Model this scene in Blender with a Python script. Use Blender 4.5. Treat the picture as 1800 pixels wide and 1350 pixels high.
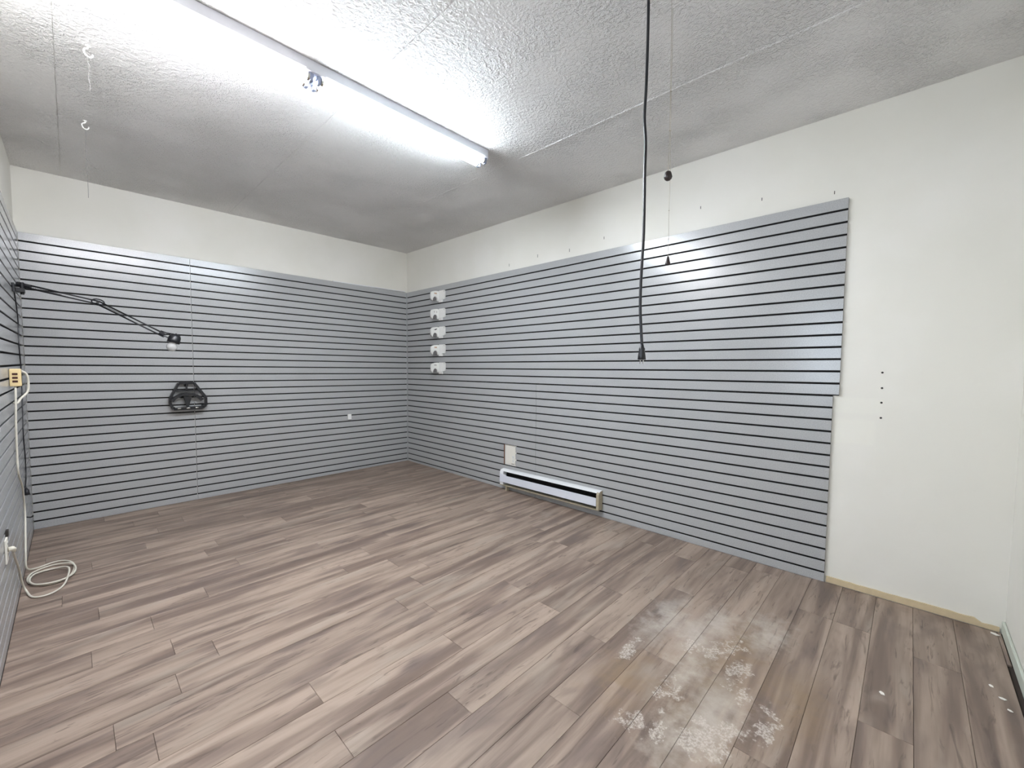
import bpy, bmesh, math, random
from mathutils import Vector, Matrix
random.seed(7)
scene = bpy.context.scene
for o in list(bpy.data.objects):
    bpy.data.objects.remove(o)
COL = scene.collection

# ------------------------------------------------------------------ camera
cam_data = bpy.data.cameras.new('camera')
cam = bpy.data.objects.new('camera', cam_data)
COL.objects.link(cam)
cam_data.sensor_width = 36.0
cam_data.lens = 737.4188 / 1800 * 36.0
cam_data.shift_x = 15.453 / 1800
cam_data.shift_y = 5.7912 / 1800
cam_data.clip_start = 0.02
RX, RY, RZ = -0.0550, -0.0059, -0.8002
Mw = (Matrix.Rotation(RZ, 3, 'Z') @ Matrix.Rotation(RX, 3, 'X') @ Matrix.Rotation(RY, 3, 'Y'))
right, fwd, up = Mw.col[0], Mw.col[1], Mw.col[2]
rot = Matrix((right, up, -fwd)).transposed().to_4x4()
cam.matrix_world = Matrix.Translation((-3.3367, -5.1491, 1.3907)) @ rot
scene.camera = cam

# ------------------------------------------------------------------ world, daylight, exposure
world = bpy.data.worlds.new('world')
scene.world = world
world.use_nodes = True
bg = world.node_tree.nodes['Background']
bg.inputs[0].default_value = (0.75, 0.86, 1.0, 1)
bg.inputs[1].default_value = 2.0

XL, HC, YF = -3.5974, 2.938, -5.56      # left slat face, ceiling height, front wall
T = 0.019                               # slat panel thickness
WY0, WY1, WZ0, WZ1 = -4.66, -4.05, 1.0, 2.15   # window opening in the left wall

sun_sheet = bpy.data.lights.new('window_daylight', 'AREA')
sun_sheet.shape = 'RECTANGLE'
sun_sheet.size = WZ1 - WZ0
sun_sheet.size_y = WY1 - WY0
sun_sheet.energy = 9.5
sun_sheet.color = (0.72, 0.85, 1.0)
so = bpy.data.objects.new('window_daylight', sun_sheet)
COL.objects.link(so)
so.location = (XL - T - 0.14, (WY0 + WY1) / 2, (WZ0 + WZ1) / 2)
so.rotation_euler = (0, math.radians(-90), 0)

scene.view_settings.view_transform = 'Standard'
scene.view_settings.look = 'None'
scene.view_settings.gamma = 1.0
scene.view_settings.use_curve_mapping = False
scene.view_settings.exposure = 0.75
TUBE = 118.0

# ------------------------------------------------------------------ helpers: materials
def lin(r, g, b):
    f = lambda c: ((c / 255 + 0.055) / 1.055) ** 2.4 if c > 10 else c / 255 / 12.92
    return (f(r), f(g), f(b), 1)

class NT:
    def __init__(self, name):
        self.m = bpy.data.materials.new(name)
        self.m.use_nodes = True
        self.t = self.m.node_tree
        self.b = self.t.nodes['Principled BSDF']
        self.out = self.t.nodes['Material Output']
    def n(self, kind, **kw):
        nd = self.t.nodes.new(kind)
        for k, v in kw.items():
            setattr(nd, k, v)
        return nd
    def l(self, a, b):
        self.t.links.new(a, b)
    def pos(self):
        return self.n('ShaderNodeNewGeometry').outputs['Position']
    def noise(self, vec, scale, detail=4, rough=0.5, dist=0.0):
        nd = self.n('ShaderNodeTexNoise')
        nd.inputs['Scale'].default_value = scale
        nd.inputs['Detail'].default_value = detail
        nd.inputs['Roughness'].default_value = rough
        nd.inputs['Distortion'].default_value = dist
        self.l(vec, nd.inputs['Vector'])
        return nd.outputs['Fac']
    def vmul(self, vec, s, off=None):
        nd = self.n('ShaderNodeVectorMath', operation='MULTIPLY')
        self.l(vec, nd.inputs[0]); nd.inputs[1].default_value = s
        r = nd.outputs[0]
        return r
    def math(self, op, a, b=None, clamp=False):
        nd = self.n('ShaderNodeMath', operation=op)
        nd.use_clamp = clamp
        for i, v in enumerate((a, b)):
            if v is None: continue
            if isinstance(v, (int, float)): nd.inputs[i].default_value = v
            else: self.l(v, nd.inputs[i])
        return nd.outputs[0]
    def mapr(self, v, a, b, c=0.0, d=1.0, smooth=True):
        nd = self.n('ShaderNodeMapRange')
        nd.interpolation_type = 'SMOOTHSTEP' if smooth else 'LINEAR'
        self.l(v, nd.inputs[0])
        for i, x in enumerate((a, b, c, d)): nd.inputs[1 + i].default_value = x
        return nd.outputs[0]
    def mix(self, fac, a, b, mode='MIX'):
        nd = self.n('ShaderNodeMix', data_type='RGBA', blend_type=mode)
        if isinstance(fac, (int, float)): nd.inputs[0].default_value = fac
        else: self.l(fac, nd.inputs[0])
        for i, v in ((6, a), (7, b)):
            if isinstance(v, tuple): nd.inputs[i].default_value = v
            else: self.l(v, nd.inputs[i])
        return nd.outputs[2]
    def base(self, c):
        if isinstance(c, tuple): self.b.inputs['Base Color'].default_value = c
        else: self.l(c, self.b.inputs['Base Color'])
    def rough(self, v):
        if isinstance(v, (int, float)): self.b.inputs['Roughness'].default_value = v
        else: self.l(v, self.b.inputs['Roughness'])
    def bump(self, h, strength=0.3, dist=0.002):
        nd = self.n('ShaderNodeBump')
        nd.inputs['Strength'].default_value = strength
        nd.inputs['Distance'].default_value = dist
        self.l(h, nd.inputs['Height'])
        self.l(nd.outputs[0], self.b.inputs['Normal'])

def plain(name, col, rough=0.5, metal=0.0, spec=0.5, var=0.06, scale=30.0):
    m = NT(name)
    f = m.noise(m.pos(), scale, 3)
    c2 = tuple(max(0, x * (1 - 2 * var)) for x in col[:3]) + (1,)
    m.base(m.mix(f, c2, col))
    m.rough(rough)
    m.b.inputs['Metallic'].default_value = metal
    m.b.inputs['Specular IOR Level'].default_value = spec
    return m.m

def slat_material():
    m = NT('grey_laminate')
    p = m.pos()
    f = m.noise(p, 170, 2, 0.7)
    g = m.noise(p, 1.5, 2)
    c = m.mix(m.mapr(f, 0.3, 0.7), lin(163, 165, 166), lin(179, 181, 182))
    c = m.mix(m.math('MULTIPLY', g, 0.14), c, lin(176, 168, 164))
    m.base(c)
    m.rough(0.23)
    m.b.inputs['Specular IOR Level'].default_value = 0.72
    return m.m

def wall_material(name, a, b, patches=False):
    m = NT(name)
    p = m.pos()
    c = m.mix(m.mapr(m.noise(p, 1.6, 4), 0.35, 0.7), a, b)
    if patches:
        sx = m.n('ShaderNodeSeparateXYZ'); m.l(p, sx.inputs[0])
        wob = m.math('MULTIPLY', m.math('SUBTRACT', m.noise(p, 25, 3), 0.5), 0.03)
        def box(y0, y1, z0, z1, soft=0.012):
            yy = m.math('ADD', sx.outputs[1], wob); zz = m.math('ADD', sx.outputs[2], wob)
            k = m.math('MULTIPLY', m.mapr(yy, y0 - soft, y0 + soft), m.mapr(yy, y1 - soft, y1 + soft, 1, 0))
            k = m.math('MULTIPLY', k, m.mapr(zz, z0 - soft, z0 + soft))
            return m.math('MULTIPLY', k, m.mapr(zz, z1 - soft, z1 + soft, 1, 0))
        k1 = box(-5.03, -4.76, 1.10, 1.195)
        k2 = box(-5.01, -4.76, 0.91, 1.06)
        c = m.mix(m.math('MULTIPLY', m.math('ADD', k1, k2, True), 0.3), c, lin(240, 239, 228))
    m.base(c)
    m.rough(0.55)
    m.b.inputs['Specular IOR Level'].default_value = 0.3
    m.bump(m.noise(p, 90, 3), 0.08, 0.002)
    return m.m

def ceiling_material():
    m = NT('stippled_ceiling_paint')
    p = m.pos()
    big = m.noise(p, 1.3, 3)
    c = m.mix(m.mapr(big, 0.3, 0.7), lin(228, 227, 225), lin(235, 234, 233))
    m.base(c)
    m.rough(0.45)
    m.b.inputs['Specular IOR Level'].default_value = 0.45
    h1 = m.mapr(m.noise(p, 58, 3, 0.55), 0.38, 0.66)
    h2 = m.mapr(m.noise(p, 130, 2, 0.5), 0.3, 0.7)
    amp = m.mapr(m.noise(p, 2.3, 2), 0.36, 0.58, 0.35, 1.0)
    h = m.math('MULTIPLY', m.math('ADD', h1, m.math('MULTIPLY', h2, 0.25)), amp)
    m.bump(h, 1.0, 0.0075)
    return m.m

def wood_material():
    m = NT('grey_brown_wood_laminate')
    p = m.pos()
    info = m.n('ShaderNodeObjectInfo')
    r = info.outputs['Random']
    off = m.n('ShaderNodeCombineXYZ')
    m.l(m.math('MULTIPLY', r, 61.0), off.inputs[0])
    m.l(m.math('MULTIPLY', r, 17.0), off.inputs[1])
    m.l(m.math('MULTIPLY', r, 29.0), off.inputs[2])
    ad = m.n('ShaderNodeVectorMath', operation='ADD')
    m.l(p, ad.inputs[0]); m.l(off.outputs[0], ad.inputs[1])
    q = ad.outputs[0]
    band = m.noise(m.vmul(q, (1.0, 13.0, 1.0)), 1.0, 3, 0.5, 0.5)
    patch = m.noise(m.vmul(q, (2.2, 8.0, 1.0)), 1.0, 3, 0.5, 0.5)
    grain = m.noise(m.vmul(q, (5.0, 110.0, 1.0)), 1.0, 4, 0.65, 0.3)
    streak = m.noise(m.vmul(q, (3.2, 26.0, 1.0)), 1.0, 4, 0.6, 1.2)
    c = m.mix(m.mapr(band, 0.32, 0.66), lin(119, 102, 91), lin(170, 151, 136))
    c = m.mix(m.math('MULTIPLY', m.mapr(patch, 0.50, 0.70), 0.6), c, lin(108, 94, 88))
    c = m.mix(m.math('MULTIPLY', m.mapr(patch, 0.26, 0.46, 1, 0), 0.5), c, lin(170, 157, 144))
    c = m.mix(m.math('MULTIPLY', m.mapr(streak, 0.58, 0.72), 0.6), c, lin(88, 74, 68))
    c = m.mix(m.math('MULTIPLY', m.mapr(grain, 0.4, 0.75), 0.12), c, lin(92, 78, 70))
    dash = m.noise(m.vmul(q, (7.0, 60.0, 1.0)), 1.0, 3, 0.6, 1.0)
    where = m.noise(m.vmul(q, (1.6, 6.0, 1.0)), 1.0, 2)
    c = m.mix(m.math('MULTIPLY', m.math('MULTIPLY', m.mapr(dash, 0.56, 0.68), m.mapr(where, 0.48, 0.62)), 0.6), c, lin(80, 66, 60))
    tone = m.mapr(r, 0, 1, 0.86, 1.00, False)
    c = m.mix(1.0, c, m.n_rgb(tone), 'MULTIPLY')
    # knots: small dark eyes
    kv = m.n('ShaderNodeTexVoronoi'); kv.inputs['Scale'].default_value = 1.0
    m.l(m.vmul(q, (1.5, 5.5, 1.0)), kv.inputs['Vector'])
    knot = m.math('MULTIPLY', m.mapr(kv.outputs['Distance'], 0.02, 0.17, 1, 0), m.mapr(streak, 0.35, 0.55, 0.4, 1.0))
    c = m.mix(m.math('MULTIPLY', knot, 0.55), c, lin(74, 63, 62))
    # glue stains left on the floor near the right wall
    wn = m.n('ShaderNodeTexNoise'); wn.inputs['Scale'].default_value = 11; wn.inputs['Detail'].default_value = 5; wn.inputs['Roughness'].default_value = 0.7
    m.l(p, wn.inputs['Vector'])
    ws = m.n('ShaderNodeVectorMath', operation='SUBTRACT'); m.l(wn.outputs['Color'], ws.inputs[0]); ws.inputs[1].default_value = (0.5, 0.5, 0.5)
    wa = m.n('ShaderNodeVectorMath', operation='MULTIPLY_ADD'); m.l(ws.outputs[0], wa.inputs[0]); wa.inputs[1].default_value = (0.42, 0.30, 0); m.l(p, wa.inputs[2])
    pw = wa.outputs[0]
    def blob(x, y, rx, ry):
        d = m.n('ShaderNodeVectorMath', operation='SUBTRACT')
        m.l(pw, d.inputs[0]); d.inputs[1].default_value = (x, y, 0)
        s = m.n('ShaderNodeVectorMath', operation='MULTIPLY')
        m.l(d.outputs[0], s.inputs[0]); s.inputs[1].default_value = (1 / rx, 1 / ry, 0)
        ln = m.n('ShaderNodeVectorMath', operation='LENGTH')
        m.l(s.outputs[0], ln.inputs[0])
        return m.mapr(ln.outputs['Value'], 0.1, 1.15, 1, 0, False)
    def blobs(lst):
        acc = None
        for b in lst:
            k = blob(*b)
            acc = k if acc is None else m.math('MAXIMUM', acc, k)
        return acc
    wide = m.noise(p, 7, 4, 0.6)
    torn = m.noise(p, 17, 4, 0.65, 0.6)
    tan = blobs([(-1.66, -4.30, .24, .16), (-1.06, -4.62, .26, .17), (-1.40, -4.55, .30, .22), (-1.70, -4.62, .28, .18), (-1.30, -4.85, .30, .14)])
    c = m.mix(m.math('MULTIPLY', m.math('MULTIPLY', tan, m.mapr(wide, 0.3, 0.55)), 0.65), c, lin(140, 118, 92))
    haze = blobs([(-1.12, -4.24, .30, .11), (-1.14, -4.40, .24, .12), (-.95, -4.47, .2, .1), (-.88, -4.68, .22, .10), (-1.42, -4.47, .18, .10), (-1.62, -4.64, .28, .12), (-1.80, -4.60, .2, .12)])
    c = m.mix(m.math('MULTIPLY', m.math('MULTIPLY', haze, m.mapr(wide, 0.25, 0.55)), 0.72), c, lin(190, 181, 171))
    fl = m.noise(p, 95, 5, 0.75, 0.3)
    flake = blobs([(-1.47, -4.21, .12, .08), (-1.25, -4.43, .10, .06), (-1.20, -4.53, .10, .07), (-1.27, -4.64, .14, .07), (-1.40, -4.68, .10, .04), (-1.10, -4.58, .06, .05), (-1.60, -4.46, .16, .05), (-1.52, -4.81, .16, .045), (-1.76, -4.64, .16, .10), (-1.66, -4.72, .12, .06), (-1.86, -4.42, .10, .06), (-1.82, -4.50, .10, .05)])
    fk = m.math('ADD', m.math('MULTIPLY', flake, 0.42), m.math('MULTIPLY', torn, 0.5))
    fk = m.math('MULTIPLY', m.mapr(fk, 0.44, 0.56), m.mapr(fl, 0.42, 0.60, 0.15, 1.0))
    c = m.mix(m.math('MULTIPLY', fk, 0.8), c, lin(206, 197, 187))
    edge = blobs([(-1.5, -0.03, .45, .06), (-1.1, -0.03, .4, .05)])
    c = m.mix(m.math('MULTIPLY', m.math('MULTIPLY', edge, m.mapr(m.noise(p, 18, 4), .4, .6)), 0.75), c, lin(96, 84, 62))
    m.base(c)
    m.rough(m.mapr(band, 0.3, 0.7, 0.42, 0.52))
    m.b.inputs['Specular IOR Level'].default_value = 0.4
    m.bump(m.math('ADD', m.math('MULTIPLY', grain, 0.5), fk), 0.12, 0.001)
    return m.m

def n_rgb(self, v):
    nd = self.n('ShaderNodeCombineXYZ')
    for i in range(3): self.l(v, nd.inputs[i])
    return nd.outputs[0]
NT.n_rgb = n_rgb

def emission(name, col, strength):
    m = NT(name)
    m.base((0.9, 0.9, 0.9, 1))
    m.b.inputs['Emission Color'].default_value = col
    m.b.inputs['Emission Strength'].default_value = strength
    return m.m

def pane_material():
    m = NT('window_glass')
    tr = m.n('ShaderNodeBsdfTransparent'); gl = m.n('ShaderNodeBsdfGlossy'); mx = m.n('ShaderNodeMixShader')
    gl.inputs['Roughness'].default_value = 0.02
    fr = m.n('ShaderNodeFresnel'); m.l(fr.outputs[0], mx.inputs[0])
    m.l(tr.outputs[0], mx.inputs[1]); m.l(gl.outputs[0], mx.inputs[2])
    m.l(mx.outputs[0], m.out.inputs['Surface'])
    return m.m

def bulb_material():
    m = NT('frosted_bulb_glass')
    f = m.noise(m.pos(), 40, 2)
    m.base(m.mix(f, lin(228, 228, 226), lin(240, 240, 238)))
    m.rough(0.18)
    m.b.inputs['Transmission Weight'].default_value = 0.55
    return m.m

MAT = {}
MAT['slat'] = slat_material()
MAT['groove'] = plain('groove_shade_board', lin(24, 22, 22), 0.85, var=0.1)  # near-black colour puts the grooves' shade into the backing board
MAT['fibreboard'] = plain('raw_fibreboard_edge', lin(140, 100, 78), 0.8)
MAT['wall'] = wall_material('cream_wall_paint', lin(231, 229, 220), lin(237, 235, 228))
MAT['wallp'] = wall_material('cream_wall_paint_patched', lin(231, 229, 220), lin(236, 234, 227), True)
MAT['ceil'] = ceiling_material()
MAT['wood'] = wood_material()
MAT['sub'] = plain('dark_subfloor', lin(64, 54, 48), 0.9)
MAT['white'] = plain('white_enamel', lin(236, 237, 238), 0.3, var=0.02)
MAT['panelwhite'] = plain('cool_white_enamel', lin(226, 229, 238), 0.3, var=0.02)
MAT['aged'] = plain('yellowed_enamel', lin(188, 178, 154), 0.5, var=0.2, scale=45)
MAT['black'] = plain('black_plastic', lin(28, 29, 34), 0.35)
MAT['blackmetal'] = plain('black_painted_metal', lin(26, 27, 31), 0.3)
MAT['darkslot'] = plain('dark_slot', lin(20, 18, 18), 0.8)
MAT['plastic'] = plain('white_plastic', lin(238, 238, 234), 0.35, var=0.02)
MAT['cream'] = plain('cream_plate', lin(238, 235, 224), 0.4, var=0.03)
MAT['tan'] = plain('yellowed_plastic', lin(222, 200, 150), 0.45, var=0.05)
MAT['brownslot'] = plain('brown_socket', lin(70, 36, 26), 0.5)
MAT['cord'] = plain('white_cable', lin(222, 218, 204), 0.45, var=0.04)
MAT['steel'] = plain('bright_steel', lin(210, 208, 202), 0.25, metal=0.9)
MAT['thread'] = plain('grey_thread', lin(120, 118, 115), 0.7)
MAT['chain'] = plain('pull_string', lin(165, 155, 138), 0.6)
MAT['darkbrown'] = plain('dark_brown_knob', lin(48, 38, 36), 0.4)
MAT['beige'] = plain('bare_beige_board', lin(216, 197, 162), 0.8, var=0.10, scale=22)
MAT['mint'] = plain('pale_green_white_paint', lin(206, 212, 200), 0.5, var=0.06)
MAT['channel'] = plain('fixture_enamel', lin(225, 228, 236), 0.4, var=0.02)
TOPGLOW = 0.17     # added weaker glow on the tubes' upper half, keeps the ceiling from burning out
for key, nm, col, k in (('on', 'lit', (0.84, 0.925, 1.0, 1), 0.86), ('warm', 'pinkish', (0.94, 0.95, 1.0, 1), 1.16), ('dim', 'weak', (0.97, 0.94, 0.98, 1), 0.65)):
    MAT['tube_' + key] = emission(nm + '_fluorescent_tube', col, TUBE * k)
    MAT['coat_' + key] = emission(nm + '_tube_weakened_top', col, TUBE * k * TOPGLOW)
MAT['glass'] = pane_material()
MAT['bulb'] = bulb_material()
MAT['hole'] = plain('dark_hole', lin(52, 48, 46), 0.9)
MAT['rust'] = plain('rusty_smudge', lin(206, 176, 150), 0.6)
MAT['paper'] = plain('white_scrap', lin(240, 236, 228), 0.7)
MAT['recessgrey'] = plain('recess_shade_grey', lin(120, 118, 118), 0.5)  # grey puts the shade of the scooped recess into the colour
MAT['ceramic'] = plain('socket_plastic', lin(150, 160, 185), 0.4)

# ------------------------------------------------------------------ helpers: geometry
def link(o, parent=None):
    COL.objects.link(o)
    if parent is not None: o.parent = parent
    return o

def obj(name, bm, mat, parent=None, loc=None, smooth=False):
    me = bpy.data.meshes.new(name)
    bmesh.ops.recalc_face_normals(bm, faces=bm.faces)
    bm.to_mesh(me); bm.free()
    me.materials.append(MAT[mat])
    if smooth:
        for p in me.polygons: p.use_smooth = True
    o = bpy.data.objects.new(name, me)
    link(o, parent)
    if parent is not None:
        o.matrix_parent_inverse = Matrix.Translation(parent.matrix_basis.translation).inverted()
    if loc: o.location = loc
    return o

def thing(name, label, cat, loc=(0, 0, 0), group=None):
    o = bpy.data.objects.new(name, None)
    o.empty_display_size = 0.05
    link(o); o.location = loc
    o['label'] = label; o['category'] = cat
    if group: o['group'] = group
    return o

def tag(o, label, cat, group=None, kind=None):
    o['label'] = label; o['category'] = cat
    if group: o['group'] = group
    if kind: o['kind'] = kind
    return o

def bx(bm, x0, x1, y0, y1, z0, z1, bevel=0.0, seg=2):
    vs = [bm.verts.new((x, y, z)) for x in (x0, x1) for y in (y0, y1) for z in (z0, z1)]
    fs = []
    for q in ((0, 1, 3, 2), (4, 6, 7, 5), (0, 4, 5, 1), (2, 3, 7, 6), (0, 2, 6, 4), (1, 5, 7, 3)):
        fs.append(bm.faces.new([vs[i] for i in q]))
    if bevel:
        es = {e for f in fs for e in f.edges}
        bmesh.ops.bevel(bm, geom=list(es), offset=bevel, segments=seg, affect='EDGES', profile=0.5)
    return bm

def box(*a, **k):
    return bx(bmesh.new(), *a, **k)

def prism(bm, pts, f0, f1):
    """pts: 2-D outline, f0/f1 map a 2-D point to the two end planes"""
    a = [bm.verts.new(f0(p)) for p in pts]
    b = [bm.verts.new(f1(p)) for p in pts]
    bm.faces.new(a); bm.faces.new(b[::-1])
    for i in range(len(pts)):
        j = (i + 1) % len(pts)
        bm.faces.new((a[i], b[i], b[j], a[j]))
    return bm

def catmull(P, n=8):
    P = [Vector(p) for p in P]
    Q = [2 * P[0] - P[1]] + P + [2 * P[-1] - P[-2]]
    out = []
    for i in range(1, len(Q) - 2):
        for k in range(n):
            t = k / n
            a, b, c, d = Q[i - 1:i + 3]
            out.append(0.5 * ((2 * b) + (c - a) * t + (2 * a - 5 * b + 4 * c - d) * t * t + (3 * b - a - 3 * c + d) * t ** 3))
    out.append(P[-1])
    return out

def tube(bm, pts, r, sides=8, cap=True):
    pts = [Vector(p) for p in pts]
    rs = r if isinstance(r, (list, tuple)) else [r] * len(pts)
    rings = []
    nrm = None
    for i, p in enumerate(pts):
        t = (pts[min(i + 1, len(pts) - 1)] - pts[max(i - 1, 0)]).normalized()
        if nrm is None:
            nrm = t.orthogonal().normalized()
        else:
            nrm = (nrm - t * nrm.dot(t))
            nrm = nrm.normalized() if nrm.length > 1e-6 else t.orthogonal().normalized()
        bn = t.cross(nrm)
        rings.append([bm.verts.new(p + (nrm * math.cos(2 * math.pi * k / sides) + bn * math.sin(2 * math.pi * k / sides)) * rs[i]) for k in range(sides)])
    for a, b in zip(rings, rings[1:]):
        for k in range(sides):
            bm.faces.new((a[k], a[(k + 1) % sides], b[(k + 1) % sides], b[k]))
    if cap:
        bm.faces.new(rings[0][::-1]); bm.faces.new(rings[-1])
    return bm

def tubeo(*a, **k):
    return tube(bmesh.new(), *a, **k)

def cyl(bm, p0, p1, r, sides=16):
    return tube(bm, [p0, p1], r, sides)

# ------------------------------------------------------------------ floor
floor = obj('floor', box(XL - T - 0.12, T + 0.12, YF - 0.12, T + 0.12, -0.06, -0.009), 'sub')
tag(floor, 'grey brown wood-look plank floor with glue stains', 'floor', kind='structure')
PITCH, S0 = 0.1577, -3.007
joints = {0: -2.052, 3: -2.05, 5: -2.272, 4: -2.688, -7: -3.277, -4: -3.317, -1: -3.06, -2: -2.893, 1: -3.17, 7: -1.98, 8: -2.65, 9: -1.35, 10: -2.2, 12: -1.7, -9: -2.2, -11: -2.6}
plank_cache = {}
def plank_mesh(lx, wy):
    key = (round(lx, 4), round(wy, 4))
    if key in plank_cache: return plank_cache[key]
    g, bv, th = 0.0005, 0.0012, 0.008
    bm = bmesh.new()
    def ring(i, z): return [bm.verts.new((x, y, z)) for x, y in ((g + i, -wy + g + i), (lx - g - i, -wy + g + i), (lx - g - i, -g - i), (g + i, -g - i))]
    a, b, c = ring(0, -th), ring(0, -bv), ring(bv, 0)
    for u, v in ((a, b), (b, c)):
        for k in range(4): bm.faces.new((u[k], u[(k + 1) % 4], v[(k + 1) % 4], v[k]))
    bm.faces.new(c); bm.faces.new(a[::-1])
    me = bpy.data.meshes.new('plank'); bmesh.ops.recalc_face_normals(bm, faces=bm.faces)
    bm.to_mesh(me); bm.free(); me.materials.append(MAT['wood'])
    plank_cache[key] = me
    return me
def add_plank(x0, x1, y0, y1):
    o = bpy.data.objects.new('plank', plank_mesh(x1 - x0, y1 - y0))
    link(o, floor); o.location = (x0, y1, random.uniform(-0.0004, 0.0))
n = -20
while True:
    ya = S0 - n * PITCH
    yb = ya - PITCH
    if yb < -5.54: break
    if yb < -0.001:
        y1 = min(ya, -0.001); y0 = max(yb, YF + 0.03)
        xa = XL + 0.001 if y0 > -3.6 else XL - T + 0.001
        xb = -0.001 if y0 > -4.80 else 0.006
        j = joints.get(n, -random.uniform(0.3, 1.5))
        xs = [j]
        while xs[0] - 1.22 > xa: xs.insert(0, xs[0] - 1.22)
        while xs[-1] + 1.22 < xb: xs.append(xs[-1] + 1.22)
        xs = [x for x in xs if xa + 0.08 < x < xb - 0.08]
        cuts = [xa] + xs + [xb]
        for a, b in zip(cuts, cuts[1:]): add_plank(a, b, y0, y1)
    n += 1
add_plank(-0.33, 0.006, -5.546, -5.5305)

# ------------------------------------------------------------------ ceiling
ceil = obj('ceiling', box(XL - T - 0.12, T + 0.12, YF - 0.12, T + 0.12, HC + 0.014, HC + 0.08), 'wall')
tag(ceil, 'stippled off-white ceiling of wide boards with seams', 'ceiling', kind='structure')
cx = [XL - T, -3.34, -2.14, -0.925, T]
for i, (a, b) in enumerate(zip(cx, cx[1:])):
    dz = (0.0, 0.0012, 0.0, 0.0016)[i]
    obj('ceiling_board', box(a + 0.0008, b - 0.0008, YF, T, HC + dz, HC + 0.0135), 'ceil', ceil)
bm = bmesh.new()
for (ys, ye) in ((-2.93, -5.5), (-1.35, -2.85)):
    pts = []
    k = 60
    for i in range(k + 1):
        y = ys + (ye - ys) * i / k
        pts.append((-0.925 + random.uniform(-0.002, 0.002), y, HC + 0.001))
    tube(bm, pts, [random.uniform(0.003, 0.008) * (1 if ys < -2 else 0.6) for _ in pts], 6)
obj('seam_bead', bm, 'ceil', ceil)

# ------------------------------------------------------------------ walls
W = 0.1
tag(obj('wall_back', box(XL - T - W, T + W, T, T + W, -0.05, HC + 0.01), 'wall'), 'cream painted wall above the wide grey slat panels at the back', 'wall', kind='structure')
wr = tag(obj('wall_right', box(T, T + W, YF - W, T - 0.0005, -0.05, HC + 0.01), 'wallp'), 'cream painted wall behind and beside the tall grey slat panels', 'wall', kind='structure')
bm = bmesh.new()
xa, xb = XL - T - W, XL - T
bx(bm, xa, xb, YF - W, WY0, -0.05, HC + 0.01); bx(bm, xa, xb, WY1, T - 0.0005, -0.05, HC + 0.01)
bx(bm, xa, xb, WY0, WY1, -0.05, WZ0); bx(bm, xa, xb, WY0, WY1, WZ1, HC + 0.01)
tag(obj('wall_left', bm, 'wall'), 'left wall beside the camera with swing arm lamp and cords', 'wall', kind='structure')
tag(obj('wall_front', box(XL - T - W + 0.0005, T - 0.0005, YF - W, YF, -0.05, HC + 0.01), 'wall'), 'plain cream wall at the right edge of the photo', 'wall', kind='structure')

# window in the left wall, beside the camera
win = thing('window_1', 'white framed window in the left wall', 'window', (xb, (WY0 + WY1) / 2, WZ0))
win['kind'] = 'structure'
bm = bmesh.new()
f = 0.045
bx(bm, xa + .02, xb + .012, WY0, WY0 + f, WZ0, WZ1); bx(bm, xa + .02, xb + .012, WY1 - f, WY1, WZ0, WZ1)
bx(bm, xa + .02, xb + .012, WY0 + f, WY1 - f, WZ0, WZ0 + f); bx(bm, xa + .02, xb + .012, WY0 + f, WY1 - f, WZ1 - f, WZ1)
obj('window_frame', bm, 'white', win)
obj('pane', box(xa + .045, xa + .05, WY0 + f, WY1 - f, WZ0 + f, WZ1 - f), 'glass', win)

# small nail and screw marks
def mark(y, z, r, wall=wr):
    bm = bmesh.new(); cyl(bm, (T - 0.0012, y, z), (T + 0.002, y, z), r, 8); obj('screw_hole', bm, 'hole', wall)
for y, z in ((-5.028, 1.354), (-5.030, 1.262), (-5.031, 1.175), (-5.032, 1.084)): mark(y, z, 0.006)
def nick(y, z, h):
    obj('nail_mark', box(T - 0.001, T + 0.002, y - 0.002, y + 0.002, z, z + h), 'hole', wr)
for y, z, h in ((-4.76, 2.461, .02), (-4.363, 2.525, .02), (-3.958, 2.57, .02), (-3.135, 2.51, .022), (-2.762, 2.465, .03), (-2.37, 2.48, .03), (-1.971, 2.45, .03)): nick(y, z, h)

# bare strip, baseboard
bm = bmesh.new()
ys = [-4.812 - i * (5.54 - 4.812) / 24 for i in range(25)]
prof = [(y, 0.040 + random.uniform(-0.003, 0.003) - (0.015 if y < -5.45 else 0)) for y in ys]
prism(bm, [(ys[0], 0.001)] + prof + [(ys[-1], 0.001)], lambda p: (T - 0.010, p[0], p[1]), lambda p: (T - 0.001, p[0], p[1]))
tag(obj('trim_1', bm, 'beige'), 'bare beige board strip along the foot of the right wall', 'trim', kind='structure')
tag(obj('baseboard_front', box(-1.6, T - 0.001, YF + 0.001, YF + 0.013, 0.001, 0.062, bevel=0.003), 'mint'), 'pale chipped baseboard at the lower right corner', 'baseboard', kind='structure')
tag(obj('trim_2', box(-1.05, -0.02, T - 0.016, T - 0.001, 2.3945, 2.406), 'white'), 'thin white strip on top of back slat panel near corner', 'trim', kind='structure')

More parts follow.
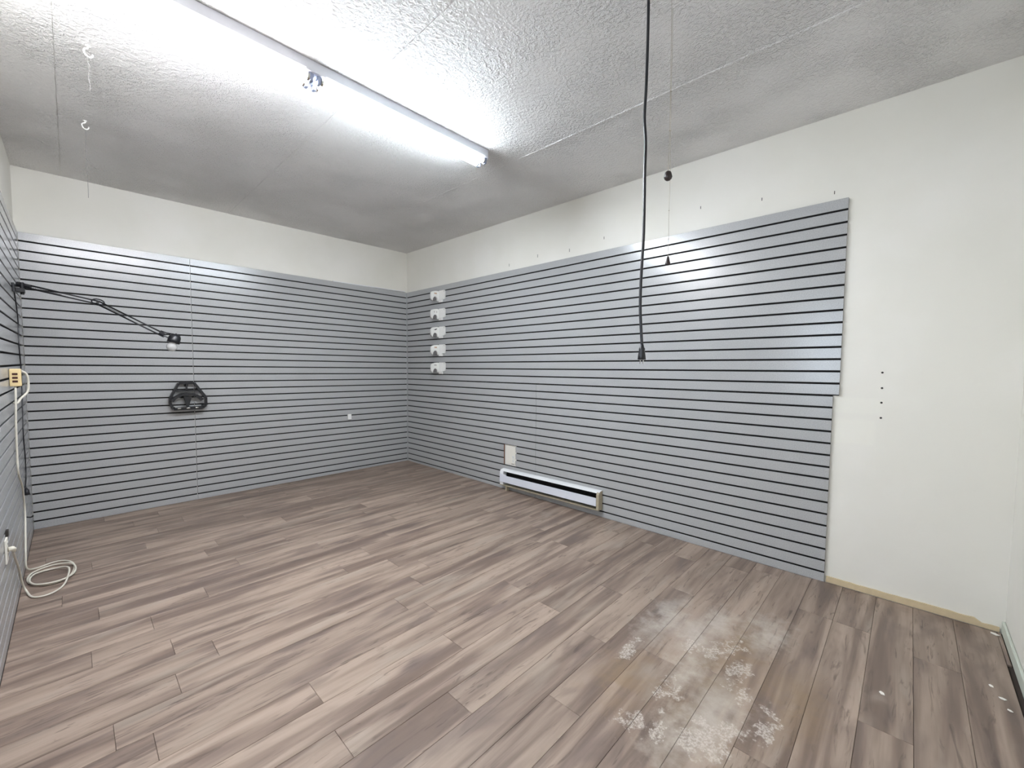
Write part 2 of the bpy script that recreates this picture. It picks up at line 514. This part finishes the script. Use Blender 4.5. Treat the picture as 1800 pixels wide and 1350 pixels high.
# ------------------------------------------------------------------ slat panels
SP, G, ZT = 0.0762, 0.0125, 2.3924
def axis_back(u, n_, z): return (u, T - n_, z + 0.0377 * (-u / 3.5974))
def axis_right(u, n_, z): return (T - n_, u, z + 0.0324 * (-u / 4.83))
def axis_left(u, n_, z): return (XL - T + n_, u, z + 0.0377)
def slat_profile(h):
    e, b = 0.005, 0.0012
    return [(0.006, -e), (0.0135, -e), (0.0135, 0), (T - b, 0), (T, -b), (T, -h + b), (T - b, -h), (0.0135, -h), (0.0135, -h + e), (0.006, -h + e)]
def slat_mesh(ax, u0, u1, h, z_low=None, ztop=0):
    bm = bmesh.new()
    pr = slat_profile(h)
    def f(u):
        def g_(p):
            v = ax(u, p[0], p[1])
            if z_low is not None: v = (v[0], v[1], max(v[2], z_low - ztop + (0.0005 if p[0] < 0.0135 else 0)))
            return v
        return g_
    prism(bm, pr, f(u0), f(u1))
    bmesh.ops.dissolve_degenerate(bm, edges=bm.edges, dist=1e-5)
    bmesh.ops.recalc_face_normals(bm, faces=bm.faces)
    me = bpy.data.meshes.new('slat'); bm.to_mesh(me); bm.free(); me.materials.append(MAT['slat'])
    return me
def panel(name, label, ax, u0, u1, k0, k1, hole=None):
    base = ax((u0 + u1) / 2, 0, 0)
    root = thing(name, label, 'slat panel', (base[0], base[1], max(0, ZT - k1 * SP)), 'grey slatwall panels')
    h = SP - G
    def add(me, k):
        o = bpy.data.objects.new('slat', me); link(o, root)
        o.matrix_parent_inverse = Matrix.Translation(root.location).inverted()
        o.location = (0, 0, ZT - k * SP - G / 2)
    main = slat_mesh(ax, u0, u1, h)
    if hole: ha, hb, hk = hole; left = slat_mesh(ax, u0, ha, h); rgt = slat_mesh(ax, hb, u1, h)
    for k in range(k0, k1):
        if k == 31:
            zt = ZT - k * SP - G / 2
            add(slat_mesh(ax, u0, u1, h, 0.0012, zt), k)
        elif hole and k in hk: add(left, k); add(rgt, k)
        else: add(main, k)
    # backing board behind the grooves
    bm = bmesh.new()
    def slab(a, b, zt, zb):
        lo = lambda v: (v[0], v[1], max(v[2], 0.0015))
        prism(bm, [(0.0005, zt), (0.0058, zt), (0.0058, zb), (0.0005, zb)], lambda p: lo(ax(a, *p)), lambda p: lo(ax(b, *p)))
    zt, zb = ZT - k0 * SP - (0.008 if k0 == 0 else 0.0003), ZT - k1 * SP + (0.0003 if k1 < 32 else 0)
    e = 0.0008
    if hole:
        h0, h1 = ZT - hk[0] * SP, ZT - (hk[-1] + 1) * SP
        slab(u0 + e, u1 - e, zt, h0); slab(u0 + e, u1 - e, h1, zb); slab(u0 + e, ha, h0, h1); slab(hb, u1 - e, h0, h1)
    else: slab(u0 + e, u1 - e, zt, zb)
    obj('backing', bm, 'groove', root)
    return root

HOLE = (-2.105, -1.925)
sm = 0.0014
panel('slatwall_panel', 'long grey slat panel on the upper half of the right wall', axis_right, -4.833, -sm, 0, 16)
panel('slatwall_panel', 'grey slat panel low in the corner, with outlet cutout above heater', axis_right, -2.3855 + sm, -sm, 16, 32, (HOLE[0], HOLE[1], [25, 26, 27]))
panel('slatwall_panel', 'grey slat panel low on the right wall beside the bare cream wall', axis_right, -4.803, -2.3855 - sm, 16, 32)
panel('slatwall_panel', 'wide grey slat panel on the back wall, right of the vertical seam', axis_back, -2.4821 + sm, -sm, 0, 32)
panel('slatwall_panel', 'narrow grey slat panel on the back wall, left of the vertical seam', axis_back, -3.597 + sm, -2.4821 - sm, 0, 32)
panel('slatwall_panel', 'grey slat panel on the left wall behind the hanging white cord', axis_left, -3.66, -0.0015, 0, 32)

tag(obj('trim_4', box(0.0006, T - 0.0006, 0.0006, T - 0.0006, 0.0015, ZT - 0.008), 'slat'), 'thin grey strip filling the corner between the slat panels', 'trim', kind='structure')
# raw edges of the cutout and the outlet inside it
t0 = 0.0324 * 2.015 / 4.83
hz1, hz0 = ZT - 25 * SP + t0 - G / 2, ZT - 28 * SP + t0 + G / 2
op = thing('wall_outlet', 'cream outlet plate in the cutout above the white heater', 'outlet', (T, -2.03, hz0))
obj('cover_plate', box(T - 0.006, T - 0.0004, -2.088, -1.945, hz0 + 0.012, hz1 - 0.012, bevel=0.002), 'cream', op)
for z in (hz0 + 0.05, hz0 + 0.093):
    so_ = obj('socket_face', box(T - 0.009, T - 0.0055, -2.075, -2.043, z - 0.016, z + 0.016, bevel=0.003), 'plastic', op)
    for d in (-0.006, 0.006):
        obj('slot', box(T - 0.0094, T - 0.0088, -2.059 + d - 0.0012, -2.059 + d + 0.0012, z - 0.005, z + 0.006), 'hole', so_)
obj('rust_stain', box(T - 0.0065, T - 0.0058, -2.07, -2.03, hz0 + 0.0125, hz0 + 0.017), 'brownslot', op)
tag(obj('trim_3', box(0.001, T - 0.0065, HOLE[1] - 0.004, HOLE[1] - 0.0005, hz0 - 0.002, hz1 + 0.002), 'fibreboard'), 'reddish brown raw board edge beside the outlet cutout', 'trim', kind='structure')

# ------------------------------------------------------------------ baseboard heater
heat = thing('baseboard_heater', 'white electric baseboard heater on the right wall above the floor', 'heater', (0, -2.555, 0.06))
y0, y1 = -3.180, -1.925
def hz(y, z): return z + 0.015 * (y1 - y) / (y1 - y0)
def hprism(pts, ya, yb, name, mat, parent=heat):
    bm = bmesh.new()
    prism(bm, pts, lambda p: (p[0], ya, hz(ya, p[1])), lambda p: (p[0], yb, hz(yb, p[1])))
    return obj(name, bm, mat, parent)
X1 = -0.0015
hprism([(X1, .055), (X1, .225), (-.006, .225), (-.006, .055)], y0 + .02, y1 - .02, 'back_plate', 'darkslot')
hprism([(X1, .226), (X1, .232), (-.036, .229), (-.052, .222), (-.055, .212), (-.052, .212), (-.049, .219), (-.034, .225)], y0 + .001, y1 - .001, 'top_cover', 'white')
hprism([(-.058, .094), (-.068, .094), (-.068, .166), (-.058, .168)], y0 + .027, y1 - .004, 'front_panel', 'panelwhite')
hprism([(-.006, .060), (-.066, .056), (-.068, .066), (-.064, .066), (-.062, .062), (-.006, .066)], y0 + .001, y1 - .001, 'bottom_rail', 'aged')
hprism([(X1, .055), (X1, .230), (-.036, .2285), (-.054, .2205), (-.0655, .200), (-.064, .058)], y0, y0 + .026, 'end_cap', 'aged')
hprism([(X1, .055), (X1, .230), (-.036, .2285), (-.053, .2205), (-.060, .200), (-.060, .058)], y1 - .05, y1, 'end_cap', 'white')
hprism([(-.058, .166), (-.0685, .166), (-.0685, .180), (-.058, .180)], y1 - .10, y1 - .004, 'front_tab', 'panelwhite')
fins = bmesh.new()
for i in range(60):
    yy = y0 + .05 + i * (y1 - y0 - .12) / 59
    bx(fins, -.05, -.015, yy - .0006, yy + .0006, hz(yy, .10), hz(yy, .175))
cyl(fins, (-.033, y0 + .03, hz(y0, .135)), (-.033, y1 - .05, hz(y1, .135)), .007, 8)
obj('heating_element', fins, 'darkslot', heat)['kind'] = 'stuff'
bm = bmesh.new(); bx(bm, -.05, -.012, -2.02, -2.0, .0005, hz(-2.01, .058)); obj('support_foot', bm, 'aged', heat)

# ------------------------------------------------------------------ fluorescent fixture
lx0, lx1 = XL - T + 0.004, -1.176
ly0, ly1, lz = -2.885, -2.775, 2.884
lamp = thing('fluorescent_light', 'long bare-tube fluorescent strip light on the ceiling', 'light', ((lx0 + lx1) / 2, -2.83, HC))
bm = bmesh.new()
prism(bm, [(ly0, HC - .0005), (ly0, lz + .006), (ly0 + .006, lz), (ly1 - .006, lz), (ly1, lz + .006), (ly1, HC - .0005)], lambda p: (lx0, *p), lambda p: (lx1, *p))
obj('channel', bm, 'channel', lamp)
obj('end_plate', box(lx1, lx1 + .0025, ly0 + .002, ly1 - .002, lz - .012, HC - .001, bevel=.001), 'channel', lamp)
mid = -2.401
def sock(x, y):
    bm = bmesh.new()
    bx(bm, x - .008, x + .008, y - .014, y + .014, lz - .043, lz - .0005, bevel=.003)
    bx(bm, x - .013, x + .013, y - .009, y + .009, lz - .020, lz - .0005)
    obj('tube_socket', bm, 'ceramic', lamp)
for ya in (-2.862, -2.798):
    for x in (lx0 + .012, mid - .020, mid + .020, lx1 - .014): sock(x, ya)
    for a, b in ((lx0 + .022, mid - .030), (mid + .030, lx1 - .024)):
        dim = (ya < -2.85 and a < mid)
        bm = bmesh.new(); cyl(bm, (a + .012, ya, lz - .0215), (b - .012, ya, lz - .0215), .0185, 14)
        tb = obj('tube', bm, 'tube_dim' if dim else ('tube_warm' if a < mid else 'tube_on'), lamp, smooth=True)
        up_mat = {'lit_fluorescent_tube': 'coat_on', 'weak_fluorescent_tube': 'coat_dim', 'pinkish_fluorescent_tube': 'coat_warm'}[tb.data.materials[0].name]
        tb.data.materials.append(MAT[up_mat])
        for fc in tb.data.polygons:
            if fc.normal.z > 0.05: fc.material_index = 1
        for e0, e1 in ((a, a + .0118), (b - .0118, b)):
            bm = bmesh.new(); cyl(bm, (e0, ya, lz - .0215), (e1, ya, lz - .0215), .019, 14); obj('end_ring', bm, 'steel', tb)
bm = bmesh.new(); bx(bm, mid - .05, mid + .05, ly0 - .001, ly1 + .001, lz - .002, lz + .03); obj('joining_sleeve', bm, 'channel', lamp)

# ------------------------------------------------------------------ ceiling hooks with threads
def hook(x, y, drop, label, kink):
    r = thing('ceiling_hook', label, 'hook', (x, y, HC), 'white ceiling hooks')
    P = [(0, 0, .001), (0, 0, -.014), (-.012, 0, -.022), (-.016, 0, -.036), (-.008, 0, -.050), (.008, 0, -.052), (.017, 0, -.042), (.018, 0, -.032)]
    P = [(x + a * .93 + 0, y + a * .37, HC + c) for a, b, c in P]
    obj('hook_wire', tubeo(catmull(P, 6), .0038, 8), 'plastic', r, smooth=True)
    bm = bmesh.new(); cyl(bm, (x, y, HC - .0005), (x, y, HC - .006), .010, 12); obj('hook_base', bm, 'plastic', r)
    zz = HC - .046
    Q = [(x, y, zz)] + [(x + random.uniform(-.004, .004), y + random.uniform(-.004, .004), zz - drop * i / 7) for i in range(1, 8)]
    obj('thread', tubeo(catmull(Q, 4), .0011, 5), 'thread', r)
    if kink:
        K = [Q[3], (Q[3][0] + .02, Q[3][1] + .01, Q[3][2] - .03), (Q[3][0] + .05, Q[3][1] + .02, Q[3][2] - .05)]
        obj('thread', tubeo(catmull(K, 4), .0011, 5), 'thread', r)
hook(-3.2238, -2.1874, .17, 'white ceiling hook with short thread, nearer the light', False)
hook(-3.2185, -1.2722, .44, 'white ceiling hook with long dangling thread, nearer the back wall', True)

# ------------------------------------------------------------------ hanging black cord with plug, pull strings
def cam_point(px, py, d):
    v = right * ((px - 884.547) / 737.4188) + fwd - up * ((py - 680.791) / 737.4188)
    return Vector(cam.matrix_world.translation) + v * d
def ceiling_depth(px, py):
    v = right * ((px - 884.547) / 737.4188) + fwd - up * ((py - 680.791) / 737.4188)
    return (HC - cam.matrix_world.translation.z) / v.z
DC = ceiling_depth(1140, -6)
hang = cam_point(1140, -6, DC)
hc = thing('hanging_cord', 'black power cord hanging from ceiling with plug at its end', 'cord', (hang.x, hang.y, HC))
xs = [(1140, 0), (1139, 60), (1136, 150), (1133, 205), (1135, 250), (1133.5, 300), (1133, 340), (1132, 390), (1131, 420), (1128, 470), (1126, 510), (1125.5, 545), (1127, 580), (1128.5, 608)]
P = [cam_point(x, y, DC) for x, y in xs]
P = [Vector((P[0].x, P[0].y, HC))] + P[1:]
obj('cable', tubeo(catmull(P, 5), .0062, 8), 'black', hc, smooth=True)
e = P[-1]
R_ = right; 
pl = bmesh.new()
tube(pl, [e + Vector((0, 0, .006)), e - Vector((0, 0, .006)), e - Vector((0, 0, .012)), e - Vector((0, 0, .020)), e - Vector((0, 0, .040)), e - Vector((0, 0, .056)), e - Vector((0, 0, .058))], [.007, .009, .013, .012, .0155, .0175, .015], 12)
plug = obj('plug', pl, 'black', hc, smooth=True)
for d in (-.0064, .0064):
    c_ = e + right * d
    bm = bmesh.new()
    bx(bm, -.0035, .0035, -.0009, .0009, -.018, 0)
    b_ = obj('blade', bm, 'steel', plug)
    b_.matrix_parent_inverse = Matrix.Identity(4)
    b_.parent = plug
    b_.matrix_parent_inverse = plug.matrix_basis.inverted() if False else Matrix.Translation(hc.location).inverted() @ Matrix.Translation(hc.location)
    b_.location = c_ - Vector((0, 0, .057)); b_.rotation_euler = (0, 0, RZ + math.pi / 2)

def pull(px, pts, d, label, knob):
    P = [cam_point(x, y, d) for x, y in pts]
    top = Vector((P[0].x, P[0].y, HC))
    r = thing('pull_string', label, 'pull string', top, 'pull strings beside the black cord')
    P = [top] + P[1:]
    st = tubeo(catmull(P, 4), .0008, 5)
    for p in P[2:-1]:
        bmesh.ops.create_icosphere(st, subdivisions=1, radius=.0026, matrix=Matrix.Translation(p))
    obj('string', st, 'chain', r)
    e = P[-1]
    obj('pull_knob', tubeo([e + Vector((0, 0, dz)) for dz, _ in knob], [q for _, q in knob], 10), 'darkbrown', r, smooth=True)
pull(1180, [(1181, 0), (1180, 80), (1178.5, 160), (1177, 230), (1174.5, 302)], ceiling_depth(1181, -8), 'pull string ending in a dark lump just below the ceiling edge', [(.004, .004), (-.002, .012), (-.012, .015), (-.022, .017), (-.030, .014), (-.036, .007)])
pull(1180, [(1183, 0), (1182, 80), (1180, 160), (1178.8, 230), (1178, 310), (1176, 370), (1175, 420), (1174, 452)], ceiling_depth(1183, -4) + 0.05, 'longer pull string with small dark bell knob in front of slats', [(.004, .003), (-.004, .006), (-.016, .008), (-.026, .011), (-.032, .0115), (-.034, .008)])

# ------------------------------------------------------------------ white brackets on the right wall
marks = ['faint brown smudge', 'two faint grey marks', 'a black slanted scratch mark', 'a faint tan mark', 'a short black dash']
order = ['topmost white bracket by the corner', 'second white bracket from the top', 'middle white bracket of five', 'second white bracket from the bottom', 'lowest white bracket of five']
def rrect(w, h, r, seg=4):
    out = []
    for cx_, cy_, a0 in ((w - r, h - r, 0), (r, h - r, 90), (r, r, 180), (w - r, r, 270)):
        for i in range(seg + 1):
            a = math.radians(a0 + 90 * i / seg); out.append((cx_ + r * math.cos(a), cy_ + r * math.sin(a)))
    return out
for i in range(5):
    zt = 2.325 - i * 3 * SP
    r = thing('display_bracket', '%s, marked with %s' % (order[i], marks[i]), 'bracket', (0, -.82, zt - .13), 'white brackets by the corner')
    # wall plate
    bm = bmesh.new()
    prism(bm, [(p[0] - .885, p[1] + zt - .115) for p in rrect(.130, .115, .018)], lambda p: (-.001, *p), lambda p: (-.016, *p))
    wp = obj('wall_plate', bm, 'plastic', r)
    bm = bmesh.new(); cyl(bm, (-.015, -.87, zt - .016), (-.0175, -.87, zt - .016), .004, 8); obj('screw', bm, 'thread', wp)
    bm = bmesh.new(); bx(bm, -.030, -.001, -.835, -.775, zt - .150, zt - .1155, bevel=.003); obj('lower_tab', bm, 'plastic', r)
    # arm standing out from the wall, scooped underneath
    w, h = .128, .128
    out = [(0, h - .004), (.03, h), (.07, h - .003), (.105, h - .012), (.122, h - .022), (w, h - .036), (w, .030), (w - .008, .012), (w - .022, .003), (.104, .0)]
    out += [(.066 + .038 * math.cos(a), .004 + .050 * math.sin(a)) for a in [math.pi * k / 10 for k in range(11)]]
    out += [(.016, 0), (0, .006)]
    bm = bmesh.new()
    prism(bm, [(-.002 - p[0], zt - h + p[1] - .004) for p in out], lambda p: (p[0], -.760, p[1]), lambda p: (p[0], -.738, p[1]))
    arm = obj('arm', bm, 'plastic', r)
    bm = bmesh.new()
    cyl(bm, (-.068, -.742, zt - .092), (-.068, -.690, zt - .092), .036, 14); obj('holder_cup', bm, 'recessgrey', arm)
    yv = -.7608
    if i in (0, 3): obj('smudge', box(-.085, -.045, yv, -.7598, zt - .046, zt - .030), 'rust', arm)
    if i == 1:
        for xx in (-.085, -.045): obj('smudge', box(xx - .003, xx + .003, yv, -.7598, zt - .052, zt - .034), 'thread', arm)
    if i == 2:
        bm = bmesh.new(); prism(bm, [(-.095, zt - .046), (-.06, zt - .044), (-.035, zt - .024), (-.062, zt - .030)], lambda p: (p[0], yv, p[1]), lambda p: (p[0], -.7598, p[1])); obj('scratch', bm, 'black', arm)
    if i == 4: obj('dash', box(-.09, -.052, yv, -.7598, zt - .040, zt - .034), 'black', arm)

# ------------------------------------------------------------------ black holder on the back wall
bh = thing('wall_holder', 'black plastic open-frame holder hung on the back slat panel', 'holder', (-2.545, 0, .93))
ox, oz = -2.545, 0.93
def bar2(bm, a, b, w, ya, yb, dy=0.0):
    a, b = Vector(a), Vector(b); d = (b - a).normalized(); nn = Vector((-d.y, d.x)) * w / 2
    prism(bm, [a + nn, b + nn, b - nn, a - nn], lambda p: (ox + p[0], ya, oz + p[1]), lambda p: (ox + p[0], yb, oz + p[1]))
bm = bmesh.new()
outer = [(-.066, .256), (.058, .256), (.150, .110), (.150, .030), (.118, .004), (-.112, .004), (-.138, .070), (-.132, .120)]
for a, b in zip(outer, outer[1:] + outer[:1]):
    bar2(bm, a, b, .021, -.018, -.050)
obj('frame', bm, 'black', bh)
bm = bmesh.new(); bar2(bm, (-.115, .182), (.105, .182), .013, -.022, -.045); bar2(bm, (-.004, .25), (-.004, .182), .013, -.022, -.045); obj('crossbar', bm, 'black', bh)
bm = bmesh.new()
A = [math.radians(20 + 140 * k / 8) for k in range(9)]
arc = [(-.004 + .128 * math.cos(a), .052 + .098 * math.sin(a)) for a in A]
for a, b in zip(arc, arc[1:]): bar2(bm, a, b, .026, -.030, -.075)
obj('arch', bm, 'black', bh)
bm = bmesh.new(); prism(bm, [(-.036, .128), (.030, .128), (.014, .07), (.002, .022), (-.012, .022), (-.020, .07)], lambda p: (ox + p[0], -.040, oz + p[1]), lambda p: (ox + p[0], -.080, oz + p[1])); obj('centre_tongue', bm, 'black', bh)
bm = bmesh.new(); bar2(bm, (-.118, .010), (.122, .016), .022, -.052, -.100); bar2(bm, (-.118, .010), (-.118, .030), .02, -.02, -.1); bar2(bm, (.122, .016), (.122, .035), .02, -.02, -.1); obj('front_bar', bm, 'black', bh)
for xx in (-.075, -.005, .065):  # steel ovals stand in for highlights on the front bar
    bm = bmesh.new(); bmesh.ops.create_uvsphere(bm, u_segments=10, v_segments=6, radius=1, matrix=Matrix.Translation((ox + xx, -.1005, oz + .014)) @ Matrix.Diagonal((.018, .002, .005, 1))); obj('bar_highlight', bm, 'steel', bh, smooth=True)
bm = bmesh.new(); bx(bm, ox - .02, ox + .012, -.019, -.0005, oz + .225, oz + .262); obj('hanger_tab', bm, 'black', bh)

# ------------------------------------------------------------------ small white box on the back wall
sb = thing('wall_box', 'small white plastic box low on the back slat panel', 'box', (-.865, 0, .68))
b0 = obj('case', box(-.895, -.848, -.024, -.0005, .672, .742, bevel=.004), 'plastic', sb)
obj('front_button', box(-.882, -.861, -.027, -.0238, .692, .722, bevel=.001), 'white', sb)

# ------------------------------------------------------------------ swing arm lamp on the left wall
la = thing('swing_arm_lamp', 'black swing-arm lamp reaching from the left wall with bare bulb', 'lamp', (XL, -.65, 1.865))
P0 = Vector((-3.553, -.62, 1.927))
bm = bmesh.new()
bx(bm, XL + .0005, XL + .012, -.76, -.62, 1.865, 1.925, bevel=.003); bx(bm, XL + .01, XL + .055, -.68, -.61, 1.872, 1.902, bevel=.004)
cyl(bm, (-3.556, -.64, 1.86), (-3.556, -.64, 1.945), .010, 12)
obj('wall_clamp', bm, 'blackmetal', la)
E1 = Vector((-3.178, -.723, 1.837)); H1 = Vector((-2.83, -.92, 1.61))
def rods(a, b, sep, name):
    d = (b - a).normalized(); up_ = (Vector((0, 0, 1)) - d * d.z).normalized()
    for s in (-1, 1):
        obj(name, tubeo([a + up_ * sep * s, b + up_ * sep * s], .0055, 8), 'blackmetal', la, smooth=True)
    return d, up_
d1, u1 = rods(P0, E1, .011, 'lower_rod')
d2, u2 = rods(E1, H1, .012, 'upper_rod')
for s, a, b in ((1, P0, E1), (1, E1, H1)):
    d = (b - a).normalized(); uu = (Vector((0, 0, 1)) - d * d.z).normalized()
    q0 = a + d * .04; q1 = a + d * .20
    pts = []
    sd = d.cross(uu)
    for k in range(161):
        t = k / 160; an = t * 2 * math.pi * 20
        pts.append(q0.lerp(q1, t) + (uu * math.cos(an) + sd * math.sin(an)) * .006)
    obj('spring', tubeo(pts, .0011, 4), 'blackmetal', la)
bm = bmesh.new(); tube(bm, [P0 - d1 * .03, P0 + d1 * .04], [.020, .015], 8); obj('base_joint', bm, 'blackmetal', la)
bm = bmesh.new()
ring = [E1 + d1 * (.036 * math.cos(t)) + u1 * (.004 + .022 * math.sin(t)) for t in [2 * math.pi * k / 16 for k in range(17)]]
tube(bm, ring, .005, 6); cyl(bm, E1 + Vector((0, -.02, 0)), E1 + Vector((0, .02, 0)), .009, 10)
obj('elbow', bm, 'blackmetal', la)
bm = bmesh.new(); tube(bm, [H1 - d2 * .015, H1 + d2 * .02], .018, 8)
tube(bm, [H1 + d2 * .015, H1 + Vector((.05, -.01, -.035))], .006, 8); tube(bm, [H1 + u2 * .02 - d2 * .02, H1 + Vector((.03, 0, .012)), H1 + Vector((.075, -.01, .004))], .004, 6)
obj('head_joint', bm, 'blackmetal', la)
HC0 = H1 + Vector((.085, -.015, -.002)); ax_ = Vector((-.30, -.05, -1)).normalized()
bm = bmesh.new()
tube(bm, [HC0 - ax_ * .004, HC0, HC0 + ax_ * .018, HC0 + ax_ * .045, HC0 + ax_ * .066], [.016, .030, .039, .041, .042], 16)
cyl(bm, HC0 - ax_ * .012, HC0 - ax_ * .004, .005, 8)
obj('lamp_socket', bm, 'black', la, smooth=True)
bc = HC0 + ax_ * .098
bm = bmesh.new()
prof = [(-.040, .016), (-.030, .021), (-.016, .031), (0, .036), (.014, .034), (.026, .026), (.034, .015), (.037, .002)]
tube(bm, [bc + ax_ * a for a, _ in prof], [b for _, b in prof], 16)
obj('bulb', bm, 'bulb', la, smooth=True)
# its power cord running down the wall
Xc = XL + .006
def onleft(y, z, dx=0.0): return (Xc + dx, y, z)
cp = [onleft(-.66, 1.866), onleft(-.50, 1.70), onleft(-.53, 1.50), onleft(-.48, 1.36), onleft(-.50, 1.20), onleft(-.56, 1.0), onleft(-.60, .85), onleft(-.55, .70), onleft(-.58, .56), onleft(-.70, .50)]
obj('power_cord', tubeo(catmull(cp, 6), .0038, 6), 'black', la, smooth=True)
bm = bmesh.new(); tube(bm, [onleft(-.70, .50, .002), onleft(-.72, .485, .008), onleft(-.735, .455, .010)], [.006, .012, .014], 8); obj('power_plug', bm, 'black', la, smooth=True)

# ------------------------------------------------------------------ extension cord with three-socket block
ex = thing('extension_cord', 'white extension cord with yellowed three-socket block, coiled on floor', 'cord', (XL, -1.3, 0))
blk = obj('socket_block', box(XL + .002, XL + .050, -1.30, -1.262, 1.240, 1.346, bevel=.005), 'tan', ex)
for z in (1.314, 1.292, 1.270):
    obj('socket_slot', box(XL + .014, XL + .036, -1.3012, -1.2995, z - .0065, z + .0065), 'brownslot', blk)
r_ = .0052
fz = r_ + .0012
pts = [(XL + .024, -1.285, 1.238), (XL + .022, -1.288, 1.15), (XL + .016, -1.27, 1.0), (XL + .012, -1.24, .82), (XL + .012, -1.22, .70), (XL + .014, -1.05, .58), (XL + .012, -.95, .46), (XL + .012, -.93, .36), (XL + .012, -1.0, .24), (XL + .012, -1.06, .12), (XL + .014, -1.06, .04), (XL + .05, -1.0, fz), (XL + .12, -.96, fz), (-3.42, -.97, fz), (-3.375, -1.06, fz), (-3.37, -1.20, fz), (-3.40, -1.32, fz), (-3.47, -1.36, fz), (-3.54, -1.30, fz), (-3.575, -1.20, fz), (-3.56, -1.08, fz + .002), (-3.48, -1.02, fz + .002), (-3.39, -1.08, fz + .011), (-3.362, -1.19, fz + .011), (-3.375, -1.30, fz + .009), (-3.44, -1.37, fz + .011), (-3.53, -1.34, fz + .011), (-3.565, -1.24, fz + .011), (-3.545, -1.13, fz + .009), (-3.46, -1.10, fz + .004), (-3.395, -1.19, fz + .020), (-3.40, -1.36, fz + .011), (-3.425, -1.46, fz), (-3.48, -1.525, fz), (-3.54, -1.50, fz), (-3.57, -1.40, fz + .01), (XL + .014, -1.42, .08), (XL + .012, -1.55, .22), (XL + .016, -1.78, .36), (XL + .022, -1.90, .425)]
obj('cable', tubeo(catmull(pts, 7), r_, 8), 'cord', ex, smooth=True)
pg = bmesh.new(); tube(pg, [(XL + .025, -1.89, .418), (XL + .026, -1.915, .437), (XL + .022, -1.93, .446), (XL + .0095, -1.935, .447)], [.007, .010, .0125, .0125], 10)
obj('plug', pg, 'cord', ex, smooth=True)

lp = [(XL + .045, -1.24, 1.335), (XL + .068, -1.22, 1.31), (XL + .072, -1.20, 1.25), (XL + .066, -1.20, 1.20), (XL + .040, -1.22, 1.165), (XL + .024, -1.24, 1.135), (XL + .010, -1.25, 1.14)]
wl = thing('cable_loop', 'short thick white cable looping beside the socket block', 'cable', (XL, -1.23, 1.14))
obj('loop_cable', tubeo(catmull(lp, 7), .006, 8), 'cord', wl, smooth=True)
bm = bmesh.new(); bx(bm, XL + .018, XL + .050, -1.2615, -1.235, 1.318, 1.345, bevel=.004); obj('loop_plug', bm, 'cord', wl)

lo = thing('wall_outlet', 'white outlet plate low on the left wall with cord plugged in', 'outlet', (XL, -1.94, .38))
obj('cover_plate', box(XL + .0005, XL + .007, -1.98, -1.90, .385, .505, bevel=.002), 'cream', lo)
for z in (.475, .425):
    pass
up_s = obj('socket_face', box(XL + .0068, XL + .009, -1.955, -1.925, .462, .490, bevel=.001), 'cream', lo)
for d in (-.005, .005): obj('slot', box(XL + .0088, XL + .0094, -1.94 + d - .0012, -1.94 + d + .0012, .472, .483), 'hole', up_s)
bm = bmesh.new(); bx(bm, XL + .0005, XL + .010, -1.91, -1.875, .505, .535); obj('plate_gap', bm, 'hole', lo)

# dark hook near the floor on the left wall
hk = thing('slat_hook', 'small black hook in the left slat panel near the floor', 'hook', (XL, -.76, .30))
obj('hook_plate', box(XL + .0005, XL + .006, -.80, -.74, .292, .320, bevel=.002), 'black', hk)
obj('hook_prong', tubeo(catmull([(XL + .004, -.77, .308), (XL + .03, -.775, .302), (XL + .04, -.777, .312)], 4), .005, 6), 'black', hk)

# white scraps lying on the floor
for (x, y, w_, a, lab) in ((-.979, -5.118, .012, .4, 'small white paper scrap near the middle of the lower right floor'), (-.031, -5.52, .018, .9, 'white chip in the corner by the pale baseboard'), (-.587, -5.458, .010, .2, 'white scrap beside the baseboard, first after the corner chip'), (-.663, -5.483, .012, 1.3, 'white scrap close to the dark gap at baseboard'), (-.736, -5.495, .009, .7, 'tiny white scrap nearest the lower right picture edge')):
    bm = bmesh.new()
    c, s = math.cos(a), math.sin(a)
    o2 = [(-1, -.5), (.2, -.7), (1, -.1), (.5, .6), (-.7, .5)]
    prism(bm, [(x + w_ * (c * p - s * q), y + w_ * (s * p + c * q)) for p, q in o2], lambda p: (p[0], p[1], .0008), lambda p: (p[0], p[1], .0028))
    tag(obj('paper_scrap', bm, 'paper'), lab, 'scrap', 'white scraps on the floor')
